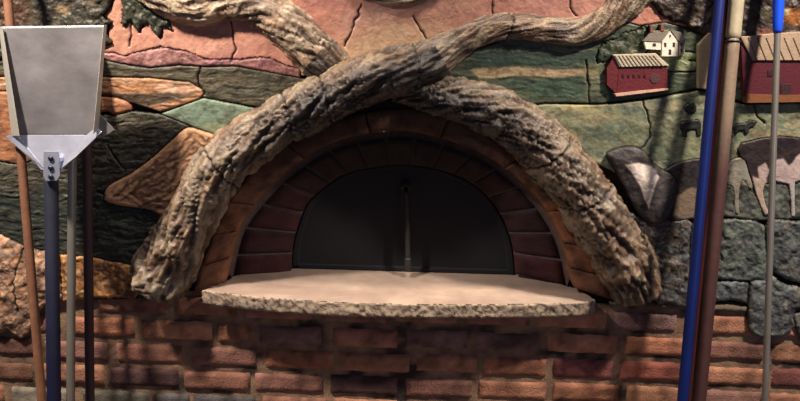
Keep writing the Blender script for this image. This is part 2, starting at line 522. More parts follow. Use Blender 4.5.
def sdf(poly, X, Y):
    P = np.asarray(poly, float); Q = np.roll(P, -1, 0)
    d = np.full(X.shape, 1e9); ins = np.zeros(X.shape, bool)
    for (x1, y1), (x2, y2) in zip(P, Q):
        ex, ey = x2 - x1, y2 - y1; L = ex * ex + ey * ey
        if L < 1e-9: continue
        t = np.clip(((X - x1) * ex + (Y - y1) * ey) / L, 0, 1)
        d = np.minimum(d, (X - x1 - t * ex) ** 2 + (Y - y1 - t * ey) ** 2)
        if y1 != y2:
            c = ((Y >= min(y1, y2)) & (Y < max(y1, y2))) & (X < x1 + (Y - y1) * ex / (y2 - y1))
            ins ^= c
    d = np.sqrt(d)
    return np.where(ins, -d, d)


def sdf_box(poly, pad=14):
    P = np.asarray(poly); out = np.full(GU.shape, 20.)
    i0 = np.searchsorted(gu, P[:, 0].min() - pad); i1 = np.searchsorted(gu, P[:, 0].max() + pad)
    j0 = np.searchsorted(gv, P[:, 1].min() - pad); j1 = np.searchsorted(gv, P[:, 1].max() + pad)
    if i1 > i0 and j1 > j0:
        out[j0:j1, i0:i1] = np.minimum(sdf(P, GU[j0:j1, i0:i1], GV[j0:j1, i0:i1]), 20)
    return out


def blob(cu, cv, ru, rv, a=0, soft=.35, w=True):
    X = (WU if w else GU) - cu; Y = (WV if w else GV) - cv; ca, sa = math.cos(math.radians(a)), math.sin(math.radians(a))
    d = np.sqrt(((X * ca + Y * sa) / ru) ** 2 + ((-X * sa + Y * ca) / rv) ** 2)
    return sstep(1 + soft, 1 - soft, d)


def area(pts, soft=1.5, warp=.4):
    P = np.asarray(pts, float)
    X = GU + (WU - GU) * warp; Y = GV + (WV - GV) * warp
    out = np.zeros(GU.shape)
    i0 = np.searchsorted(gu, P[:, 0].min() - 10); i1 = np.searchsorted(gu, P[:, 0].max() + 10)
    j0 = np.searchsorted(gv, P[:, 1].min() - 10); j1 = np.searchsorted(gv, P[:, 1].max() + 10)
    d = sdf(P, X[j0:j1, i0:i1], Y[j0:j1, i0:i1])
    out[j0:j1, i0:i1] = sstep(soft, -soft, d)
    return out


def line(pts, w=1.0, warp=0):
    P = np.asarray(pts, float)
    i0 = np.searchsorted(gu, P[:, 0].min() - 6); i1 = np.searchsorted(gu, P[:, 0].max() + 6)
    j0 = np.searchsorted(gv, P[:, 1].min() - 6); j1 = np.searchsorted(gv, P[:, 1].max() + 6)
    X = GU[j0:j1, i0:i1]; Y = GV[j0:j1, i0:i1]
    X = X + 1.2 * (vnoise(X / 5, Y / 5, 71) - .5) * 2; Y = Y + 1.2 * (vnoise(X / 5, Y / 5, 75) - .5) * 2
    d = np.full(X.shape, 1e9)
    for (x1, y1), (x2, y2) in zip(P[:-1], P[1:]):
        ex, ey = x2 - x1, y2 - y1; L = ex * ex + ey * ey
        t = np.clip(((X - x1) * ex + (Y - y1) * ey) / L, 0, 1)
        d = np.minimum(d, np.hypot(X - x1 - t * ex, Y - y1 - t * ey))
    out = np.zeros(GU.shape); out[j0:j1, i0:i1] = np.exp(-(d / w) ** 2)
    return out


def streak(cols, su, sv, seed=0, ang=0):
    """brushed mixture of several glazes"""
    ca, sa = math.cos(math.radians(ang)), math.sin(math.radians(ang))
    X = WU * ca + WV * sa; Y = -WU * sa + WV * ca
    n = fbm(X / su, Y / sv, seed, 4); n = sstep(.22, .78, n) * (len(cols) - 1)
    cs = [np.array(c) / 255. for c in cols]
    out = np.zeros(GU.shape + (3,)) + cs[0]
    for k in range(1, len(cs)):
        out = mix(out, cs[k], np.clip(n - (k - 1), 0, 1))
    return out


def lay(c, m, col): return mix(c, np.array(col) / 255., m)


shapes = []   # (name, polygon, color array, height, edge round px, roughness relief array, label)


def shape(name, pts, col, h=.020, rnd=3.0, rel=None, label=None, sm=True, gap=.2):
    P = spline(pts, 6, True) if sm else np.array(pts, float)
    shapes.append(dict(name=name, poly=P, col=col, h=h, rnd=rnd, rel=rel, label=label, gap=gap))


n_s = fbm(GU / 16, GV / 16, 5); n_f = fbm(GU / 4, GV / 4, 6)
REL = .004 * (n_s - .5) + .0022 * (n_f - .5)
GRASS = REL + .006 * (fbm(WU / 16, WV / 2.6, 15) - .5)
LEAF = REL + .014 * (fbm(GU / 7, GV / 7, 25) - .5)
ROCKY = REL * 1.6 + .016 * (fbm(GU / 9, GV / 9, 35) - .5)

# --- sky
sky = streak([(196, 124, 100), (208, 138, 112), (200, 130, 106), (188, 118, 104)], 40, 16, 1)
sky = lay(sky, sstep(150, 90, GU) * .7, (206, 148, 112))
sky = lay(sky, blob(385, 45, 75, 22, -25, .8) * .85, (214, 174, 128))
sky = lay(sky, blob(370, 16, 30, 9, -15, .9) * .35, (206, 170, 150))
sky = lay(sky, blob(330, 8, 30, 10, 0, .9) * .5, (214, 132, 112))
sky = lay(sky, blob(430, 15, 30, 12, 0, .9) * .4, (206, 120, 104))
sky = lay(sky, blob(190, 48, 50, 8, 0, .8) * .6, (220, 156, 128))
sky = lay(sky, sstep(430, 560, GU) * .75 * sstep(-30, 10, GV), (178, 116, 100))
sky = lay(sky, sstep(620, 645, GU) * .6, (196, 118, 92))
SKYP = [(-70, -90), (880, -90), (880, 60), (-70, 60)]
shape('sky_tile', [(-70, -90), (880, -90), (880, 70), (-70, 80)], sky, .018, 3, REL * .8, 'coral pink evening sky tiles', sm=False)

# --- left distant hills
c = streak([(142, 84, 84), (168, 110, 100), (128, 72, 82), (196, 140, 124)], 14, 6, 11)
c = lay(c, blob(155, 57, 22, 8, 0, .5) * .5, (196, 142, 128))
shape('mountain_range', [(-70, 44), (60, 48), (105, 52), (125, 56), (145, 50), (165, 47), (190, 52), (205, 60), (240, 60), (265, 57), (300, 70), (300, 85), (-70, 85)], c, .022, 4, LEAF * .6, 'mauve distant mountains', sm=False)
# --- dark olive band
c = streak([(70, 66, 50), (92, 84, 62), (58, 58, 46), (108, 96, 70)], 30, 6, 12)
c = lay(c, blob(190, 78, 60, 5, 4, .8) * .4, (116, 100, 74))
shape('hill_tile', [(-70, 56), (60, 57), (105, 60), (128, 65), (150, 68), (180, 65), (205, 67), (235, 66), (262, 71), (300, 78), (320, 84), (300, 115), (262, 108), (200, 97), (150, 82), (90, 84), (-70, 92)], c, .020, 3, GRASS, 'dark olive hillside', sm=False)
# --- orange / peach striped fields
c = streak([(184, 120, 72), (196, 136, 90), (150, 98, 60), (200, 152, 116)], 26, 4, 13)
c = lay(c, area([(80, 91), (110, 93), (150, 93), (175, 91), (200, 92), (180, 99), (150, 105), (115, 99), (80, 96)]), (84, 68, 52))
c = lay(c, blob(175, 88, 22, 4, 5, .5), (214, 162, 128))
c = lay(c, blob(190, 82, 30, 3, 3, .5) * .6, (110, 92, 66))
c = lay(c, blob(120, 80, 30, 3, 0, .6) * .5, (150, 110, 70))
shape('field_tile', [(-70, 78), (60, 76), (100, 77), (150, 78), (190, 82), (205, 92), (200, 99), (178, 107), (160, 112), (128, 102), (100, 97), (60, 97), (-70, 100)], c, .022, 3, GRASS, 'orange and peach striped ploughed field', sm=False)
# --- orange lobe
c = streak([(164, 102, 66), (182, 116, 74), (140, 88, 60)], 20, 6, 14)
shape('field_tile', [(-70, 96), (60, 94), (104, 96), (122, 99), (132, 106), (130, 112), (115, 115), (100, 114), (60, 150), (22, 165), (-70, 165)], c, .024, 5, GRASS * .7, 'orange rounded field lobe')
# --- teal field
c = streak([(112, 134, 110), (128, 148, 120), (98, 122, 100), (140, 148, 112)], 30, 9, 16, 10)
shape('field_tile', [(160, 114), (178, 107), (203, 98), (240, 105), (272, 112), (300, 118), (290, 160), (222, 138), (195, 128)], c, .020, 3, REL, 'pale green pasture field', sm=False)
# --- big dark grassy hill
c = streak([(60, 60, 48), (84, 80, 62), (48, 50, 44), (104, 94, 76), (66, 66, 54)], 26, 4, 17, -28)
c = lay(c, blob(118, 128, 16, 6, -10, .9) * .7, (132, 120, 92))
c = lay(c, blob(140, 120, 24, 4, 15, .8) * .3, (128, 112, 86))
lower = streak([(40, 46, 42), (62, 68, 58), (34, 40, 38), (78, 82, 66)], 20, 3.2, 18, 6)
c = mix(c, lower, sstep(186, 200, GV + 0.04 * GU))
c = lay(c, blob(140, 226, 24, 2.5, 8, .7) * .8, (112, 112, 84)); c = lay(c, blob(125, 240, 26, 2, 10, .7) * .6, (96, 100, 76))
c = lay(c, blob(20, 215, 30, 2, 10, .7) * .5, (96, 94, 76)); c = lay(c, blob(70, 205, 30, 2, 10, .7) * .4, (96, 94, 76))
shape('hill_tile', [(-70, 150), (20, 165), (62, 150), (96, 114), (115, 115), (132, 111), (160, 114), (195, 128), (222, 138), (240, 160), (200, 230), (150, 300), (-70, 300)], c, .021, 3, GRASS * 1.4, 'blackish green grassy slope', sm=False)
# --- tan field with curved furrows
c = streak([(196, 140, 96), (208, 154, 108), (180, 124, 84)], 20, 7, 19, -40)
dd = np.hypot((GU - 205) / 1.0, (GV - 215) / .95)
Fp = [(104, 193), (111, 184), (130, 174), (152, 158), (170, 142), (186, 128), (200, 130), (222, 139), (240, 160), (215, 190), (170, 216), (150, 210), (118, 205), (106, 200)]
fs = sdf_box(spline(Fp, 6, True), 20)
rings = .5 + .5 * np.sin((fs + 3 * (fbm(GU / 20, GV / 20, 44) - .5) * 9) * .8)
c = lay(c, sstep(.5, .95, rings) * sstep(-2, -5, fs) * .75 * sstep(.3, .6, fbm(GU / 12, GV / 12, 3)), (96, 70, 54))
c = lay(c, sstep(0, -3, -fs - 0) * 0 + sstep(-4, -1, fs) * .5, (214, 156, 104))
for L_ in ([(116, 195), (135, 180), (158, 166), (178, 150), (192, 134)], [(122, 200), (142, 186), (165, 174), (190, 154), (212, 142)], [(140, 206), (160, 199), (182, 182), (204, 160)],
           [(132, 193), (150, 194), (168, 184), (178, 170), (166, 168), (146, 178), (132, 193)], [(156, 208), (176, 200), (196, 184)], [(170, 160), (182, 156), (196, 140)], [(150, 188), (160, 182), (168, 176)]):
    c = lay(c, line(spline(L_, 5), 1.5) * .85, (84, 58, 44))
c = lay(c, blob(160, 183, 20, 8, -30, .8) * .35, (110, 82, 60))
shape('field_tile', Fp, c, .028, 5, REL + .0015 * (rings - .5), 'tan field with curved brown furrows')
# --- gold rock tiles at bottom left
c = streak([(196, 128, 62), (214, 150, 84), (160, 98, 52), (120, 80, 52), (218, 160, 100)], 9, 8, 20)
Bd = [(-70, 300), (-70, 222), (0, 235), (25, 246), (60, 254), (95, 258), (137, 266), (150, 275), (128, 300), (60, 301), (60, 300)]
shape('rock_tile', [(60, 254), (95, 258), (137, 266), (150, 276), (135, 299), (95, 298), (62, 302)], c, .026, 4, ROCKY, 'golden ochre rock tile', sm=False)
c = streak([(204, 148, 108), (216, 166, 128), (150, 112, 88), (120, 96, 80), (196, 132, 84)], 10, 8, 22)
shape('rock_tile', [(-70, 220), (0, 234), (22, 245), (40, 250), (60, 254), (62, 300), (44, 305), (36, 320), (30, 333), (22, 338), (8, 330), (0, 333), (-20, 338), (-70, 336)], c, .030, 6, ROCKY, 'pinkish beige rock tile hanging lowest', sm=False)

# --- dark foliage top left
c = streak([(58, 54, 46), (78, 72, 56), (44, 44, 42), (96, 84, 68), (50, 54, 46)], 9, 9, 23)
c = lay(c, blob(64, 9, 7, 4, 20, .7), (190, 156, 116)); c = lay(c, blob(90, 3, 6, 4, 0, .8) * .6, (140, 116, 92))
c = lay(c, blob(33, 21, 6, 4, 0, .8) * .6, (120, 104, 82)); c = lay(c, blob(15, 10, 16, 18, 0, .8) * .5, (110, 60, 36))
shape('foliage_tile', [(-70, -90), (113, -90), (113, -5), (111, 6), (104, 16), (111, 22), (108, 33), (112, 42), (103, 46), (90, 50), (60, 56), (-70, 58)], c, .030, 5, LEAF, 'dark leafy canopy in the upper left corner', sm=False)
c = streak([(56, 62, 48), (76, 82, 62), (50, 52, 42), (88, 88, 68)], 8, 10, 24)
shape('foliage_tile', [(122, -90), (158, -90), (160, 0), (166, 10), (172, 30), (163, 27), (160, 38), (153, 33), (149, 22), (144, 24), (139, 33), (134, 26), (129, 22), (124, 28), (121, 24), (122, 8)], c, .026, 4, LEAF, 'grey-green hanging pine bough', sm=False)

# --- right: landscape below the branch
c = streak([(62, 72, 54), (84, 92, 66), (48, 60, 48), (104, 106, 76)], 34, 5, 26)
c = lay(c, area([(470, 70), (520, 67), (560, 69), (600, 69), (600, 75), (560, 77), (520, 77), (480, 78)], 1.5, .8), (178, 150, 108))
c = lay(c, area([(500, 82), (560, 80), (600, 82), (600, 97), (560, 99), (530, 96)], 3, .8) * .6, (56, 84, 66))
c = lay(c, area([(470, 50), (520, 52), (580, 55), (600, 50), (600, 64), (540, 66), (480, 66)], 3, .8) * .7, (50, 72, 60))
c = lay(c, area([(586, 60), (606, 64), (606, 98), (586, 98)], 3, .8) * .6, (110, 108, 74))
c = lay(c, area([(600, 85), (700, 84), (700, 100), (600, 104)], 4, .8) * .6, (66, 84, 60))
c = lay(c, area([(606, 56), (700, 60), (700, 72), (606, 72)], 4, .8) * .5, (120, 128, 84))
shape('landscape_tile', [(440, 62), (520, 34), (620, 20), (640, 26), (665, 22), (690, 28), (712, 34), (880, 34), (880, 100), (740, 102), (700, 89), (650, 98), (600, 104), (545, 103), (500, 110), (400, 130)], c, .019, 3, GRASS * .6, 'green meadows with a beige band', sm=False)
# tree clump behind the farm
c = streak([(52, 62, 46), (74, 82, 58), (40, 50, 40), (92, 92, 66)], 8, 7, 27)
shape('foliage_tile', [(598, 62), (599, 48), (606, 42), (614, 40), (622, 34), (634, 31), (643, 27), (650, 30), (650, 48), (640, 56), (612, 60)], c, .023, 3, LEAF, 'dark green hedge behind the small red barn', sm=False)
c = streak([(112, 128, 84), (138, 146, 96), (88, 106, 74)], 12, 4, 28)
shape('landscape_tile', [(655, 56), (690, 52), (699, 60), (699, 70), (668, 71)], c, .021, 2, GRASS, 'light green farmyard lawn')
# --- field with yellow green
c = streak([(116, 122, 92), (138, 138, 102), (96, 110, 90), (156, 146, 108)], 22, 9, 29)
c = lay(c, blob(592, 133, 22, 7, 0, .8) * .6, (78, 90, 66)); c = lay(c, blob(640, 132, 16, 8, 0, .8) * .5, (86, 100, 72))
c = lay(c, blob(580, 107, 26, 4, 0, .8) * .7, (184, 160, 96)); c = lay(c, blob(600, 118, 22, 5, 0, .8) * .5, (170, 148, 96))
c = lay(c, blob(660, 150, 20, 8, 0, .8) * .5, (84, 98, 74)); c = lay(c, blob(650, 124, 14, 3, 0, .8) * .6, (160, 150, 110))
c = lay(c, blob(745, 112, 14, 8, 0, .8) * .5, (84, 98, 66)); c = lay(c, blob(770, 134, 40, 3, 4, .8) * .6, (184, 156, 110))
shape('landscape_tile', [(500, 112), (545, 104), (600, 105), (650, 99), (700, 90), (742, 104), (880, 102), (880, 160), (760, 170), (700, 185), (640, 190), (610, 170), (560, 150)], c, .020, 3, REL * 1.3, 'yellow-green pasture', sm=False)
# --- right dark foliage
c = streak([(56, 46, 40), (80, 64, 54), (42, 36, 36), (96, 78, 62)], 10, 7, 30)
c = lay(c, blob(791, 17, 11, 9, 10, .5), (160, 96, 48)); c = lay(c, blob(764, 34, 9, 6, 0, .6) * .8, (160, 96, 84))
c = lay(c, blob(784, 12, 4, 4, 0, .6), (176, 168, 120)); c = lay(c, blob(762, 12, 8, 6, 0, .8) * .6, (90, 90, 66))
c = lay(c, blob(796, 36, 8, 5, 0, .8) * .6, (120, 92, 80))
shape('foliage_tile', [(654, -90), (880, -90), (880, 46), (800, 42), (775, 40), (760, 44), (742, 40), (730, 46), (712, 40), (704, 36), (696, 30), (684, 24), (672, 20), (660, 14), (652, 2)], c, .030, 5, LEAF, 'dark brown tree canopy in the upper right corner', sm=False)
# --- lower right stones
c = streak([(84, 88, 78), (106, 110, 96), (66, 70, 66), (122, 120, 100)], 16, 12, 31)
c = lay(c, sstep(720, 690, GU) * .6, (84, 72, 56))
shape('ground_tile', [(640, 186), (700, 176), (735, 170), (880, 150), (880, 219), (800, 219), (760, 221), (725, 217), (690, 220), (660, 222), (640, 215)], c, .022, 4, ROCKY * .7, 'grey-green ground under the cows', sm=False)
for nm, pts, cols, hh, lb in [
    ('rock_tile', [(632, 212), (650, 220), (675, 217), (690, 221), (698, 240), (696, 303), (668, 303), (655, 300), (640, 255), (625, 215)], [(72, 74, 74), (96, 98, 98), (56, 56, 60), (116, 108, 96), (60, 52, 46)], .030, 'blue-grey boulder below the calf head'),
    ('rock_tile', [(696, 222), (725, 219), (760, 223), (766, 240), (765, 278), (748, 281), (715, 279), (692, 275), (690, 240)], [(84, 92, 84), (108, 118, 104), (68, 74, 76), (100, 104, 92)], .026, 'mossy grey rock tile between the poles'),
    ('rock_tile', [(692, 277), (715, 281), (748, 283), (749, 303), (730, 301), (700, 303), (690, 303)], [(76, 82, 84), (100, 106, 108), (58, 62, 66)], .024, 'blue-grey low rock tile'),
    ('rock_tile', [(750, 283), (764, 280), (774, 276), (790, 285), (880, 300), (880, 310), (800, 308), (797, 320), (788, 332), (770, 337), (752, 332), (748, 315)], [(88, 94, 92), (112, 116, 112), (66, 70, 76), (128, 126, 112)], .032, 'rounded grey rock tile hanging over the bricks'),
    ('rock_tile', [(768, 222), (800, 221), (880, 222), (880, 294), (800, 283), (776, 273), (767, 260)], [(76, 80, 80), (100, 104, 98), (62, 66, 74), (112, 108, 92)], .028, 'dark grey rock tile at the right edge'),
    ('rock_tile', [(800, 312), (880, 314), (880, 345), (810, 343), (797, 330)], [(90, 92, 86), (120, 116, 100), (70, 72, 72)], .026, 'small grey rock tile low at the right edge')]:
    c = streak(cols, 9, 9, 32)
    shape(nm, pts, c, hh, 5, ROCKY, lb)
# --- cow far right
c = streak([(40, 30, 32), (56, 42, 42), (34, 26, 30)], 12, 8, 33)
c = lay(c, area([(768, 172), (774, 160), (782, 157), (787, 164), (793, 157), (800, 152), (880, 150), (880, 190), (790, 186), (776, 181)], 1, .6), (190, 164, 158))
c = lay(c, area([(757, 166), (764, 162), (768, 170), (763, 186), (758, 182)], 1, .4), (186, 156, 148))
cow = [(737, 150), (741, 143), (750, 141), (762, 138), (780, 136), (800, 138), (880, 140), (880, 185), (800, 180), (794, 182), (794, 200), (794.5, 216), (790.5, 216), (790, 200), (788, 184), (775, 181), (764, 184), (762, 192), (765, 205), (769, 214), (764, 215), (759, 204), (753, 186), (748, 172), (742, 160)]
c = lay(c, area([(752, 176), (766, 180), (764, 192), (772, 218), (763, 218), (756, 204)], 1, .3), (186, 160, 138))
c = lay(c, area([(786, 184), (797, 184), (797, 217), (788, 217)], 1, .3), (176, 168, 160))
shape('cow', cow, c, .0265, 3, REL, 'black and white cow standing at the right edge', sm=False, gap=.2)
c = streak([(130, 124, 108), (150, 138, 122), (104, 104, 92)], 8, 10, 34)
shape('calf', [(727, 172), (730, 162), (737, 158), (744, 160), (748, 172), (752, 186), (749, 188), (744, 180), (740, 184), (738, 200), (739, 212), (735, 212), (734, 196), (732, 186), (727, 184)], c, .0245, 2, REL, 'pale beige calf beside the poles', gap=.0)
# --- dark second animal behind head
c = streak([(38, 34, 34), (54, 48, 46), (30, 28, 30)], 10, 8, 35)
c = lay(c, area([(676, 195), (690, 187), (700, 190), (700, 216), (684, 219), (672, 216)], 2, .8) * .85, (140, 116, 92))
shape('cow', [(660, 176), (672, 166), (684, 161), (700, 159), (715, 162), (715, 214), (690, 218), (668, 220), (664, 200)], c, .0265, 4, REL, 'black cow half hidden behind the calf head', gap=.0)
# --- calf head
c = streak([(54, 47, 46), (74, 66, 64), (42, 37, 38)], 9, 9, 36)
c = lay(c, blob(660, 200, 10, 16, 0, .7) * .5, (92, 88, 88))
c = lay(c, area([(624, 163), (636, 160), (650, 165), (656, 176), (650, 190), (646, 206), (641, 196), (637, 184), (631, 173)], 1.2, .4), (232, 214, 198))
c = lay(c, blob(648, 170, 5, 7, 20, .6) * .5, (222, 204, 186))
shape('calf', [(606, 154), (616, 149), (628, 146), (641, 149), (650, 160), (660, 168), (671, 175), (675, 186), (672, 202), (667, 215), (658, 222), (646, 221), (636, 211), (628, 196), (621, 182), (614, 168)], c, .040, 9, REL * 1.5, 'large dark calf head with a white blaze', gap=.0)
# --- tiny grazing cows
for pts, lb in (([(680, 124), (684, 121), (698, 120), (701, 124), (700, 136), (697, 136), (696, 129), (687, 130), (686, 137), (683, 137), (683, 129), (680, 129)], 'tiny black cow grazing left of the blue pole'),
                ([(684, 107), (688, 104), (695, 105), (696, 111), (693, 113), (686, 112)], 'tiny black cow lying in the pasture'),
                ([(730, 126), (737, 124), (746, 123), (750, 120), (757, 122), (754, 126), (749, 128), (748, 134), (745, 134), (744, 130), (738, 130), (737, 134), (734, 134), (734, 130)], 'tiny black cow grazing right of the poles')):
    shape('cow', pts, streak([(34, 34, 34), (48, 46, 44)], 6, 6, 37), .0235, 1.5, REL, lb, sm=False, gap=.0)

# hairline cracks
cr = np.zeros(GU.shape)
for L_ in ([(229, 20), (233, 36), (236, 48), (231, 62)], [(362, 4), (355, 22), (345, 46)], [(492, -20), (493, 14)], [(572, -20), (571, 8), (577, 16)], [(414, 16), (420, 28), (427, 40)],
           [(131, 20), (130, 46)], [(108, 146), (114, 158), (124, 168)], [(96, 192), (104, 194)], [(25, 246), (16, 280), (20, 310)], [(586, 60), (588, 80), (590, 104)], [(643, 102), (650, 122), (650, 138), (642, 148)],
           [(690, 60), (698, 62)], [(200, 67), (198, 82), (205, 95)], [(755, 106), (758, 116), (765, 124)], [(698, 88), (698, 45)], [(0, 60), (60, 64), (100, 61)], [(720, 219), (716, 240), (722, 260)]):
    cr = np.maximum(cr, line(L_, 1.0))

mural = empty('relief_mural', (0, -.01, 1.4)); tag(mural, 'painted ceramic relief mural of a farm landscape with cows, fitted around the oven arch', 'mural')
HOLE = np.r_[[(150, 420)], spline(OUT, 6), [(640, 420)]]
cover = sdf_box(HOLE, 20) - 1.0; dipc = cover.copy()
BASEH = .010
order = list(reversed(shapes))
EN = fbm(GU / 5, GV / 5, 90, 3) - .5
wash = sstep(.45, .75, .6 * fbm(WU / 13, WV / 8, 81) + .4 * fbm(GU / 4, GV / 3, 83))
pale = sstep(.55, .8, .5 * fbm(WU / 9, WV / 5, 85) + .5 * fbm(GU / 3, GV / 2.5, 87))
for s in order:
    sd = sdf_box(s['poly'], 20)
    amp = {'foliage_tile': 2.6, 'mountain_range': 1.6, 'rock_tile': 1.2}.get(s['name'], .35)
    sd = sd + amp * 2 * EN
    eff = np.maximum(sd, -cover)
    painted = s['name'] in ('cow', 'calf')
    effd = np.maximum(sd, -dipc) if not painted else eff
    cover = np.minimum(cover, sd)
    if not painted: dipc = np.minimum(dipc, sd)
    e = eff + s['gap']
    inside = e < .35 * ST
    q = inside[:-1, :-1] & inside[1:, :-1] & inside[:-1, 1:] & inside[1:, 1:]
    # drop lone cells
    if q.sum() < 12: continue
    used = np.zeros(GU.shape, int)
    used[:-1, :-1] += q; used[1:, :-1] += q; used[:-1, 1:] += q; used[1:, 1:] += q
    gy, gx = np.gradient(e, ST); gn = np.hypot(gx, gy) + 1e-6
    bd = (used > 0) & (used < 4)
    mv = np.clip(e, -1.2 * ST, ST) * bd
    PU = GU - gx / gn * mv; PV = GV - gy / gn * mv
    dep = np.clip(-(effd + s['gap']), 0, 30)
    ed0 = .93 if painted and s['h'] < .04 else (.8 if painted else .62)
    hgt = BASEH + s['h'] * (ed0 + (1 - ed0) * np.sqrt(np.clip(dep / s['rnd'] * 1.6, 0, 1) * (2 - np.clip(dep / s['rnd'] * 1.6, 0, 1)))) + (s['rel'] if s['rel'] is not None else 0) * sstep(0, 4, dep)
    if s['rnd'] >= 6: hgt = hgt + .010 * sstep(0, 22, dep)
    crk = cr if s['name'] not in ('cow', 'calf') else cr * 0
    hgt = hgt - .006 * crk
    g_ = s['col'].mean(-1, keepdims=True); base_ = g_ + (s['col'] - g_) * .80
    base_ = mix(base_, base_ * np.array([.62, .58, .58]), wash * (.3 if painted or s['name'] == 'sky_tile' or 'furrows' in (s['label'] or '') else .75)); base_ = mix(base_, base_ * .7 + np.array([.24, .22, .19]), pale * (.15 if s['name'] in ('cow', 'calf') else .45))
    if s['name'] == 'foliage_tile': base_ = s['col'] * .82
    colr = base_ * (1 - .75 * sstep(.3, .9, crk))[..., None]
    # dark grout smeared into the very edge of a tile
    colr = mix(colr, colr * .6, sstep(.8, .1, dep) * (not painted))
    ids = -np.ones(GU.shape, int); m = used > 0; ids[m] = np.arange(m.sum())
    Wp = W(PU[m], PV[m], -.03); Wp[:, 1] = -hgt[m]
    C = lin(np.clip(colr[m], 0, 1))
    a = ids[:-1, :-1][q]; b = ids[:-1, 1:][q]; c_ = ids[1:, 1:][q]; d_ = ids[1:, :-1][q]
    faces = np.stack([a, d_, c_, b], 1)
    # side walls back to the plaster
    qp = np.pad(q, 1)
    E = []
    qi = qp[1:-1, 1:-1]
    top = qi & ~qp[:-2, 1:-1]; bot = qi & ~qp[2:, 1:-1]; lef = qi & ~qp[1:-1, :-2]; rig = qi & ~qp[1:-1, 2:]
    E.append(np.stack([ids[:-1, :-1][top], ids[:-1, 1:][top]], 1)); E.append(np.stack([ids[1:, 1:][bot], ids[1:, :-1][bot]], 1))
    E.append(np.stack([ids[1:, :-1][lef], ids[:-1, :-1][lef]], 1)); E.append(np.stack([ids[:-1, 1:][rig], ids[1:, 1:][rig]], 1))
    E = np.concatenate(E); bv = np.unique(E); remap = -np.ones(len(Wp), int); remap[bv] = np.arange(len(bv)) + len(Wp)
    Bk = Wp[bv].copy(); Bk[:, 1] = -.001
    faces = np.r_[faces, np.stack([E[:, 0], E[:, 1], remap[E[:, 1]], remap[E[:, 0]]], 1)]
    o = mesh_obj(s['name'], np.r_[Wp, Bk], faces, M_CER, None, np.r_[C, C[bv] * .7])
    keep(o, mural)
    if s['label']: o['label'] = s['label']


def prism(pts, y0, y1, col=None, bev=.001):
    """a slab with the outline pts (photo points on plane y1), from y0 out to y1, edges eased"""
    P = np.array(pts, float); A = W(P[:, 0], P[:, 1], y1)
    c = A.mean(0); n = len(A)
    back = A.copy(); back[:, 1] = y0
    side = A.copy(); side[:, 1] = y1 + bev
    frt = c + (A - c) * .97; frt[:, 1] = y1
    V = np.r_[back, side, frt]
    F_ = [(k * n + i, k * n + (i + 1) % n, (k + 1) * n + (i + 1) % n, (k + 1) * n + i) for k in (0, 1) for i in range(n)]
    F_ += [tuple(range(2 * n, 3 * n)), tuple(range(n))[::-1]]
    return V, F_


def piece(name, polys, y0, y1, col, parent, label=None):
    if name in ('window', 'chimney', 'barn_door') and len(polys) > 1:
        for p in polys: piece(name, [p], y0, y1, col, parent)
        return None
    mb = MB()
    for p in polys:
        v, f = prism(p, y0, y1); mb.add(v, f, lin(np.array(col) / 255.))
    o = mb.build(name, M_CER, None, smooth=False)
    o.parent = parent
    if parent is mural: o.matrix_parent_inverse = Matrix.Translation(mural.location).inverted()
    if label: o['label'] = label
    return o


# small red barn
b = piece('barn', [[(619, 66), (667.5, 65), (667.5, 88), (616, 93.5)], [(607, 68), (613.5, 58), (619, 66), (616, 93.5), (607, 85)]], -.02, -.046, (96, 35, 40), mural, 'small dark red barn with white striped roof')
piece('roof', [[(613, 55), (656, 53.5), (669, 65.5), (619.5, 67)]], -.03, -.051, (182, 172, 150), b)
rib = []
for k in range(11):
    t = k / 11; a0_ = (614.5 + 42 * t, 55.4); a1_ = (621 + 46 * t, 66.3)
    rib.append([a0_, (a0_[0] + 1.1, a0_[1]), (a1_[0] + 1.1, a1_[1]), a1_])
piece('roof_stripe', rib, -.05, -.0525, (128, 112, 92), b)
piece('window', [[(622 + 5.4 * k, 74.5), (624.2 + 5.4 * k, 74.5), (624.2 + 5.4 * k, 77.5), (622 + 5.4 * k, 77.5)] for k in range(5)], -.045, -.0475, (52, 22, 28), b)
piece('vent', [[(655 + 5 * math.cos(t), 78.5 + 4.6 * math.sin(t)) for t in np.linspace(0, 2 * math.pi, 14)[:-1]]], -.045, -.048, (78, 54, 52), b)
piece('foundation', [[(614, 93.5), (640, 90.5), (668, 88), (669, 90), (645, 93), (616, 96.5)]], -.02, -.047, (206, 160, 140), b)
# white farmhouse
h_ = piece('farmhouse', [[(662, 41), (670, 30.5), (677.8, 40), (677.8, 56.5), (662, 56.5)], [(644, 41.5), (661, 41.5), (661, 50), (646, 49)]], -.02, -.046, (222, 212, 194), mural, 'white farmhouse with grey roof')
piece('roof', [[(670, 30), (652, 31), (643, 41), (661.5, 42)], [(670.5, 30), (681, 32), (686, 41), (678.5, 41)]], -.03, -.048, (120, 112, 98), h_)
piece('side_wing', [[(678.5, 41), (685, 41), (685, 54), (678.5, 56)]], -.02, -.044, (176, 164, 134), h_)
piece('window', [[(664.6, 42.5), (666.6, 42.5), (666.6, 46.5), (664.6, 46.5)], [(673, 42.5), (675.2, 42.5), (675.2, 46.5), (673, 46.5)], [(669, 49.5), (671.4, 49.5), (671.4, 54.5), (669, 54.5)], [(669.6, 35), (671, 35), (671, 37), (669.6, 37)],
                 [(681, 43), (682.6, 43), (682.6, 46), (681, 46)], [(681, 49), (682.6, 49), (682.6, 52), (681, 52)], [(653, 43.5), (656, 43.5), (656, 46), (653, 46)]], -.044, -.0475, (60, 44, 44), h_)
piece('chimney', [[(650.5, 25.5), (653, 25.5), (653, 32), (650.5, 32)], [(661, 24.5), (664, 24.5), (664, 31), (661, 31)]], -.02, -.050, (120, 74, 62), h_)
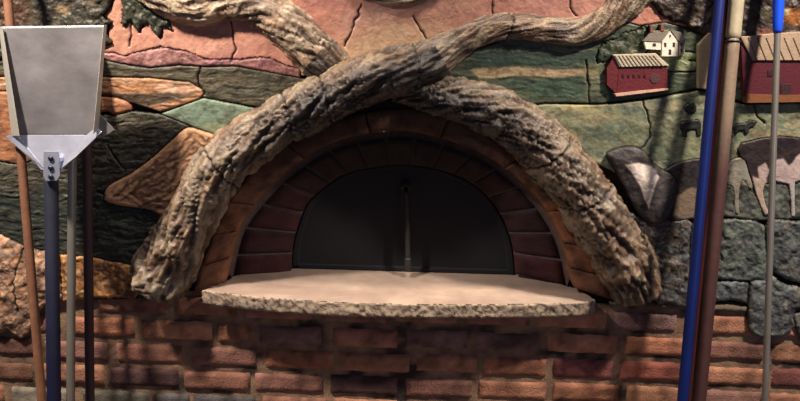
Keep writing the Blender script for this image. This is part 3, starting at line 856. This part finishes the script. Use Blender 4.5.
# cream shed partly behind the blue pole
b = piece('shed', [[(698.5, 45), (709, 33), (722, 33), (722, 90), (698.5, 88.5)]], -.02, -.046, (146, 128, 104), mural, 'cream shed wall behind the blue pole')
# large barn
b = piece('barn', [[(741, 41), (753, 60), (860, 60), (860, 97), (751, 99), (744, 95)]], -.02, -.050, (82, 32, 40), mural, 'large maroon barn with pale roof at the right edge')
piece('roof', [[(741, 37), (770, 34), (860, 28), (860, 60.5), (753, 60.5)]], -.03, -.056, (160, 138, 116), b)
rib = []
for k in range(14):
    a0_ = (748 + 9 * k, 37.5); a1_ = (757 + 9 * k, 60)
    rib.append([a0_, (a0_[0] + .9, a0_[1]), (a1_[0] + .9, a1_[1]), a1_])
piece('roof_stripe', rib, -.055, -.0575, (104, 82, 70), b)
piece('barn_door', [[(781, 84), (791, 84), (791, 98), (781, 98)], [(768, 70), (774, 70), (774, 76), (768, 76)]], -.049, -.052, (56, 34, 38), b)
piece('foundation', [[(746, 94), (781, 95), (860, 94), (860, 101), (746, 103)]], -.02, -.053, (122, 76, 48), b)

# ------------------------------------------------------------------ tree limbs, high relief
tree = empty('tree_sculpture', (0, -.02, HZ)); tag(tree, 'gnarled grey-brown sculpted tree limbs arching around the oven mouth', 'tree sculpture')


def limb(pts, seed, label, cuts=(), light=1.0, tip=(True, True), deep=1.45, dend=1.0):
    P = spline(pts, 10); P, s = resample(P, 1.1)
    n = len(P); NT = 84
    r = P[:, 2] * 1.0
    L = s[-1]
    e0 = np.clip(s / 7, 0, 1) if tip[0] else np.ones(n)
    e1 = np.clip((L - s) / 7, 0, 1) if tip[1] else np.ones(n)
    taper = np.sqrt(np.clip(e0 * (2 - e0), 0.02, 1)) * np.sqrt(np.clip(e1 * (2 - e1), 0.02, 1))
    yc = P[:, 3]
    Cw = W(P[:, 0], P[:, 1], yc - .02); 
    px = np.linalg.norm(W(P[:, 0] + 1, P[:, 1], yc - .02) - Cw, axis=1)
    Cw[:, 1] = yc
    T = np.gradient(Cw, axis=0); T[:, 1] = 0; T /= np.linalg.norm(T, axis=1)[:, None]
    Nn = np.stack([-T[:, 2], np.zeros(n), T[:, 0]], 1)
    th = np.linspace(0, 2 * math.pi, NT, endpoint=False)
    S, TH = np.meshgrid(s, th, indexing='ij')
    R = r[:, None] * px[:, None] * taper[:, None]
    arc = TH * r[:, None] + S * .25 + 6 * (fbm(S / 40, TH * 2, seed + 40) - .5)
    rid = fbm(S / 34, (arc + 5 * fbm(S / 16, arc / 16, seed + 60)) / 4.6, seed, 3); ridg = 1 - np.abs(rid - .5) * 7; ridg = np.clip(ridg, -.8, 1)
    big = fbm(S / 30, TH * 1.6, seed + 7, 2) - .5
    fine = fbm(S / 7, arc / 2.4, seed + 13, 3) - .5
    kn = fbm(S / 11, arc / 9, seed + 21, 3)
    disp = .16 * big * 2 + .095 * ridg + .05 * fine + .15 * (kn - .5)
    cutm = np.zeros_like(S)
    for cpos, tilt in cuts:
        dline = S - cpos * L - tilt * np.sin(TH) * 6 - 5 * np.cos(TH) * tilt - 2 * (vnoise(arc / 4, arc * 0, seed) - .5)
        cutm = np.maximum(cutm, np.exp(-(dline / 1.3) ** 2))
    rr = R * (1 + disp) - .006 * cutm
    A = rr * np.cos(TH); Bv = rr * np.sin(TH) * np.interp(s / L, (0, .45, .62, 1), (deep, deep, deep * dend, deep * dend))[:, None]
    V = Cw[:, None, :] + A[..., None] * Nn[:, None, :]
    V[..., 1] = Cw[:, None, 1] - Bv
    V[..., 1] = np.minimum(V[..., 1], -.003)
    sgn = sstep(.2, .75, .2 * (fine + .5) + .3 * kn + .5 * np.clip(ridg * .5 + .5, 0, 1))
    base = mix(lin(rgb(77, 62, 52)), lin(rgb(150, 128, 108)), sgn)
    base = mix(base, lin(rgb(196, 180, 152)), sstep(.60, .86, .5 * sgn + .5 * fbm(S / 18, arc / 5, seed + 31)) * .8)
    warm = fbm(S / 30, arc / 14, seed + 51)
    base = mix(base, base * np.array([1.08, .94, .86]), sstep(.45, .65, warm))
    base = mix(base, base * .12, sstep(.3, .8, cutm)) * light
    # underside shade painted into the colour, plus smoke, where the limb faces the mouth
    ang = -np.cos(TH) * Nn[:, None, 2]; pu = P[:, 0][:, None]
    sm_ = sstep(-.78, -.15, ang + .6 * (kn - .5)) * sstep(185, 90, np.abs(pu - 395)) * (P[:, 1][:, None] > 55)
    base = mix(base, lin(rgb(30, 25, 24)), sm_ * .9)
    V = V.reshape(-1, 3); idx = np.arange(n * NT).reshape(n, NT)
    a = idx[:-1]; b = idx[1:]; a2 = np.roll(a, -1, 1); b2 = np.roll(b, -1, 1)
    faces = np.stack([a.ravel(), a2.ravel(), b2.ravel(), b.ravel()], 1)
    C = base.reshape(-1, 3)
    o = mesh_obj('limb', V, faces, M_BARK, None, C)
    import bmesh
    bm = bmesh.new(); bm.from_mesh(o.data)
    bmesh.ops.holes_fill(bm, edges=[e for e in bm.edges if e.is_boundary], sides=0)
    bmesh.ops.recalc_face_normals(bm, faces=bm.faces); bm.to_mesh(o.data); bm.free()
    keep(o, tree)
    if label: o['label'] = label
    return o


Y = -.02
limb([(154, 290, 26, Y), (160, 279, 29, Y), (171, 256, 27, Y), (185, 228, 26, Y), (204, 193, 25, Y), (224, 166, 25, Y), (248, 142, 24, -.03), (280, 122, 23, -.035), (315, 104, 25, -.04), (352, 86, 25, -.045),
      (390, 73, 24, -.06), (425, 63, 21, -.055), (455, 46, 16, -.03), (480, 33, 14, -.03), (510, 27, 13, -.03), (545, 29, 13, -.03), (578, 33, 13, -.03), (600, 25, 14, -.03), (622, 8, 16, -.03), (648, -20, 17, -.03), (670, -50, 15, -.03)],
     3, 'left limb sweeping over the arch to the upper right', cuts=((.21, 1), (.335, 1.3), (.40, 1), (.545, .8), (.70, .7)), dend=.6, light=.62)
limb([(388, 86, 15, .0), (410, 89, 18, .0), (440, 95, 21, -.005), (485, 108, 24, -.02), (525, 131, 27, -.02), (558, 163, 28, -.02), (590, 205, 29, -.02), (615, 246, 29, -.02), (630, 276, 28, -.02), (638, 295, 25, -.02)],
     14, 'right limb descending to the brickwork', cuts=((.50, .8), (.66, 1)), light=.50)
limb([(120, -50, 20, -.015), (150, -18, 20, -.015), (178, 0, 21, -.015), (200, 5, 20, -.015), (228, 1, 19, -.015), (258, 7, 21, -.015), (285, 25, 22, -.015), (305, 44, 22, -.015), (325, 62, 22, -.015), (342, 82, 18, -.02)],
     23, 'pale upper left branch joining the arch', light=1.1, deep=1.0)
limb([(345, -30, 12, -.01), (362, -14, 12, -.01), (385, -5, 11, -.01), (410, -3, 11, -.01), (432, -12, 11, -.01), (450, -40, 11, -.01)], 31, 'small branch at the top edge', light=1.1, deep=1.0)

# stump ledge of rough mortar below the right limb
mb = MB()
nx = 60
X = np.linspace(W(606, 306, 0)[0], W(742, 308, 0)[0], nx)
ztop = float(W(640, 300, -.02)[2]); V = []
for j, (y, dz) in enumerate(((-.002, .004), (-.02, .002), (-.03, -.004), (-.032, -.014), (-.02, -.022), (-.002, -.026))):
    for i, x in enumerate(X):
        nz_ = fbm(x * 40, j * .7, 5) - .5
        V.append((x, min(y - .01 * nz_, -.001), ztop + dz + .012 * nz_ - .02 * (x - X[0])))
F_ = [(j * nx + i, j * nx + i + 1, (j + 1) * nx + i + 1, (j + 1) * nx + i) for j in range(5) for i in range(nx - 1)]
o = mesh_obj('trim_1', V, F_, M_BRICK, None, np.tile(lin(rgb(104, 92, 78)), (len(V), 1))); tag(o, kind='structure')

# ------------------------------------------------------------------ tools leaning on the wall


def line_pts(p0, y0, p1, y1):
    a = W(p0[0], p0[1], y0); b = W(p1[0], p1[1], y1)
    return a, b


def pole(a, b, r0_, r1_, z0, z1, m, name, parent, colf=None, sides=20, seg=60):
    """straight bar along the line a-b, trimmed to heights z0..z1"""
    d = (b - a) / (b[2] - a[2]); P = [a + d * (z - a[2]) for z in np.linspace(z0, z1, seg)]
    rr = np.linspace(r0_, r1_, seg).copy(); rr[0] *= .6; rr[-1] *= .6
    v, f = tube(P, rr, sides)
    c = None
    if colf is not None:
        c = np.array([colf(p[2], p) for p in v])
    o = mesh_obj(name, v, f, m, None, c)
    if parent is not None: keep(o, parent)
    return o


def root_at(a, b, name, label, cat):
    d = (b - a) / (b[2] - a[2]); p = a + d * (0 - a[2])
    e = empty(name, tuple(p)); tag(e, label, cat); return e


def px_r(w, y):   # a width in the photo at plane y, as a radius in metres
    return w * abs(y - CAM[1]) / F / 2 * 1.02


# 1 wooden pole far left
a, b = line_pts((42, 401), -.30, (8, 0), -.16)
wd = lambda z, p: lin(rgb(134, 92, 68)) * (.8 + .4 * fbm(p[0] * 90, z * 6, 3))
t = root_at(a, b, 'wooden_pole', 'orange-brown wooden pole leaning behind the metal shovel, leftmost of the poles', 'pole')
pole(a, b, .0135, .012, 0.0, 2.2, M_WOOD, 'shaft', t, wd)
d_ = (b - a) / (b[2] - a[2]); 
v, f = tube([a + d_ * (z - a[2]) for z in (-0.0 + .001, .02, .04)], [.016, .017, .0145], 16); keep(mesh_obj('rubber_foot', v, f, M_DARKP), t)

# 2 chrome pole
a, b = line_pts((70.5, 401), -.22, (73, 60), -.10)
t = root_at(a, b, 'metal_pole', 'shiny chromed metal pole between the navy shovel handle and dark pole', 'pole')
pole(a, b, .0125, .0125, 0.0, 1.62, M_CHROME, 'shaft', t)
pole(a, b, .0145, .0145, 0.0, .05, M_DARKP, 'rubber_foot', t, seg=6)
# 3 dark brown pole
a, b = line_pts((90, 401), -.24, (86, 60), -.09)
t = root_at(a, b, 'wooden_pole', 'dark brown pole leaning right of the shiny chromed pole', 'pole')
pole(a, b, .0135, .0135, 0.0, 1.60, M_DARKP, 'shaft', t)
pole(a, b, .0155, .0155, 0.0, .03, M_CHROME, 'ferrule', t, seg=5)

# 4 the shovel
ys0, ys1 = -.37, -.24
a, b = line_pts((54, 401), ys0, (51, 165), ys1)
sh = root_at(a, b, 'ash_shovel', 'large grey aluminium shovel standing blade up on a navy handle', 'shovel')
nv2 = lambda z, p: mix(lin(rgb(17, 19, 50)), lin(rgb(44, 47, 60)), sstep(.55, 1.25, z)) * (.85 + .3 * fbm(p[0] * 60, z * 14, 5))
d_ = (b - a) / (b[2] - a[2])
zb = b[2]
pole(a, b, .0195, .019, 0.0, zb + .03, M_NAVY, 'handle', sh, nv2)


def Sp(u, v, off=0.0):
    """point on the leaning plane of the blade (plus an offset towards the room)"""
    n_ = np.array([0, -math.cos(.12), -math.sin(.12)]); p0 = b + np.array([0, 0, 0]) + n_ * off
    n_ = np.array([0, 1, math.tan(-.10)]); n_ /= np.linalg.norm(n_)
    d = ray(u, v); tt = ((p0 - CAM) @ n_) / (d @ n_); return CAM + tt * d


def sheet(name, pts, thick, m, label=None, nsub=None):
    P = np.array(pts, float); c = P.mean(0)
    nrm = np.cross(P[1] - P[0], P[2] - P[0]); nrm /= np.linalg.norm(nrm)
    if nrm[1] > 0: nrm = -nrm
    n = len(P); V = np.r_[P + nrm * thick / 2, P - nrm * thick / 2]
    F_ = [tuple(range(n)), tuple(range(n, 2 * n))[::-1]] + [(i, (i + 1) % n, n + (i + 1) % n, n + i) for i in range(n)]
    o = mesh_obj(name, V, F_, m, None, smooth=False); keep(o, sh)
    if label: o['label'] = label
    bv = o.modifiers.new('bevel', 'BEVEL'); bv.width = .0012; bv.segments = 2; bv.limit_method = 'ANGLE'
    return o


# blade: gently wavy sheet
nu, nv = 40, 44; V = []
for off in (0, -.002):
    for j in range(nv):
        tv = j / (nv - 1)
        for i in range(nu):
            tu = i / (nu - 1)
            ul = -1 + 14 * tv; ur = 106 - 8 * tv
            u_ = ul + (ur - ul) * tu; v_ = 26.5 + (136 - 26.5) * tv - 1.5 * tu * (1 - tv)
            p = Sp(u_, v_).copy(); p[1] += .006 * (fbm(tu * 2.2, tv * 2.2, 9, 2) - .5) - off
            V.append(p)
N1 = nu * nv
F_ = [(j * nu + i, j * nu + i + 1, (j + 1) * nu + i + 1, (j + 1) * nu + i) for j in range(nv - 1) for i in range(nu - 1)]
F_ += [tuple(N1 + k for k in f[::-1]) for f in F_]
bdl = [i for i in range(nu)] + [j * nu + nu - 1 for j in range(1, nv)] + [(nv - 1) * nu + i for i in range(nu - 2, -1, -1)] + [j * nu for j in range(nv - 2, 0, -1)]
F_ += [(bdl[i], bdl[(i + 1) % len(bdl)], N1 + bdl[(i + 1) % len(bdl)], N1 + bdl[i]) for i in range(len(bdl))]
keep(mesh_obj('blade', V, F_, M_ALU), sh)
sheet('side_flange', [Sp(-1, 27), Sp(2.5, 27, .012), Sp(19.5, 136, .035), Sp(12, 136)], .002, M_EDGE)
sheet('side_flange', [Sp(106.5, 25), Sp(103.5, 25, .012), Sp(93, 134, .035), Sp(98.5, 130)], .002, M_EDGE)
sheet('back_plate', [Sp(15, 135), Sp(91, 135), Sp(63, 170, .030), Sp(41, 170, .030)], .002, M_ALU2)
sheet('gusset', [Sp(6, 136), Sp(17, 134.5), Sp(44, 168, .032), Sp(38, 166, .022), Sp(10, 141)], .003, M_ALU2)
sheet('gusset', [Sp(88, 134), Sp(97, 127), Sp(102, 132, .02), Sp(76, 157, .034), Sp(61, 169, .032)], .003, M_ALU2)
sheet('rear_tab', [Sp(97, 112), Sp(102, 116), Sp(115, 130), Sp(104, 137), Sp(96, 130)], .003, M_ALU)
sheet('rivet_plate', [Sp(44, 151, .034), Sp(59, 151, .034), Sp(60.5, 176, .034), Sp(57, 181, .034), Sp(46, 181, .034), Sp(43.5, 176, .034)], .006, M_ALU2)
for v_ in (158.5, 168, 177):
    c0 = Sp(51, v_, .039); mbv, mf = tube([c0, c0 + np.array([0, -.003, 0]), c0 + np.array([0, -.005, 0])], [.0075, .0072, .004], 14)
    keep(mesh_obj('rivet', mbv, mf, M_RIVET), sh)

# 5 blue pole right
a, b = line_pts((682.5, 401), -.34, (719.5, 0), -.13)
t = root_at(a, b, 'blue_pole', 'long blue pole leaning left of the thick wooden pole', 'pole')
pole(a, b, .0165, .0125, 0.0, 2.25, M_BLUE, 'shaft', t)
pole(a, b, .019, .019, 0.0, .05, M_DARKP, 'rubber_foot', t, seg=6)
# 6 dark red pole behind
a, b = line_pts((692, 401), -.22, (726, 0), -.085)
t = root_at(a, b, 'red_pole', 'thin dark red pole squeezed between the blue and wooden poles', 'pole')
pole(a, b, .012, .012, 0.0, 2.05, M_REDP, 'shaft', t)
# 7 thick wooden pole
a, b = line_pts((698.5, 401), -.31, (736.5, 0), -.11)
d_ = (b - a) / (b[2] - a[2])
zring = float(W(732.5, 41, -.13)[2]); zlow = float(W(722, 140, -.17)[2])
t = root_at(a, b, 'wooden_pole', 'thick worn wooden pole with a pale sleeve at its top', 'pole')
wc = lambda z, p: mix(lin(rgb(72, 44, 40)), lin(rgb(122, 104, 86)), sstep(zlow - .12, zlow + .12, z)) * (.8 + .4 * fbm(p[0] * 80, z * 6, 6))
pole(a, b, .0215, .0195, 0.0, zring + .02, M_WOOD, 'shaft', t, wc)
cc_ = lambda z, p: lin(rgb(158, 146, 122)) * (.85 + .3 * fbm(p[0] * 60, z * 12, 8))
o = pole(a, b, .0205, .0205, zring + .001, 2.35, M_WOOD, 'sleeve', t, cc_); o['label'] = 'pale cream worn sleeve'
pole(a, b, .0222, .0222, zring - .006, zring + .003, M_DARKP, 'ring', t, seg=4)
# 8 thin rod with blue grip
a, b = line_pts((765, 401), -.27, (777.5, 30), -.12)
t = root_at(a, b, 'metal_pole', 'thin silver rod with a bright blue grip at the right edge', 'pole')
zg = float(b[2])
pole(a, b, .0095, .0088, 0.0, zg + .03, M_CHROME, 'rod', t)
d_ = (b - a) / (b[2] - a[2])
P = [b + d_ * dz for dz in (-.008, 0, .02, .08, .16, .30, .42, .44)]
v, f = tube(P, [.010, .0125, .0135, .0155, .0175, .019, .018, .008], 20)
o = mesh_obj('grip', v, f, M_BLUEG); keep(o, t); o['label'] = 'bright blue plastic grip'
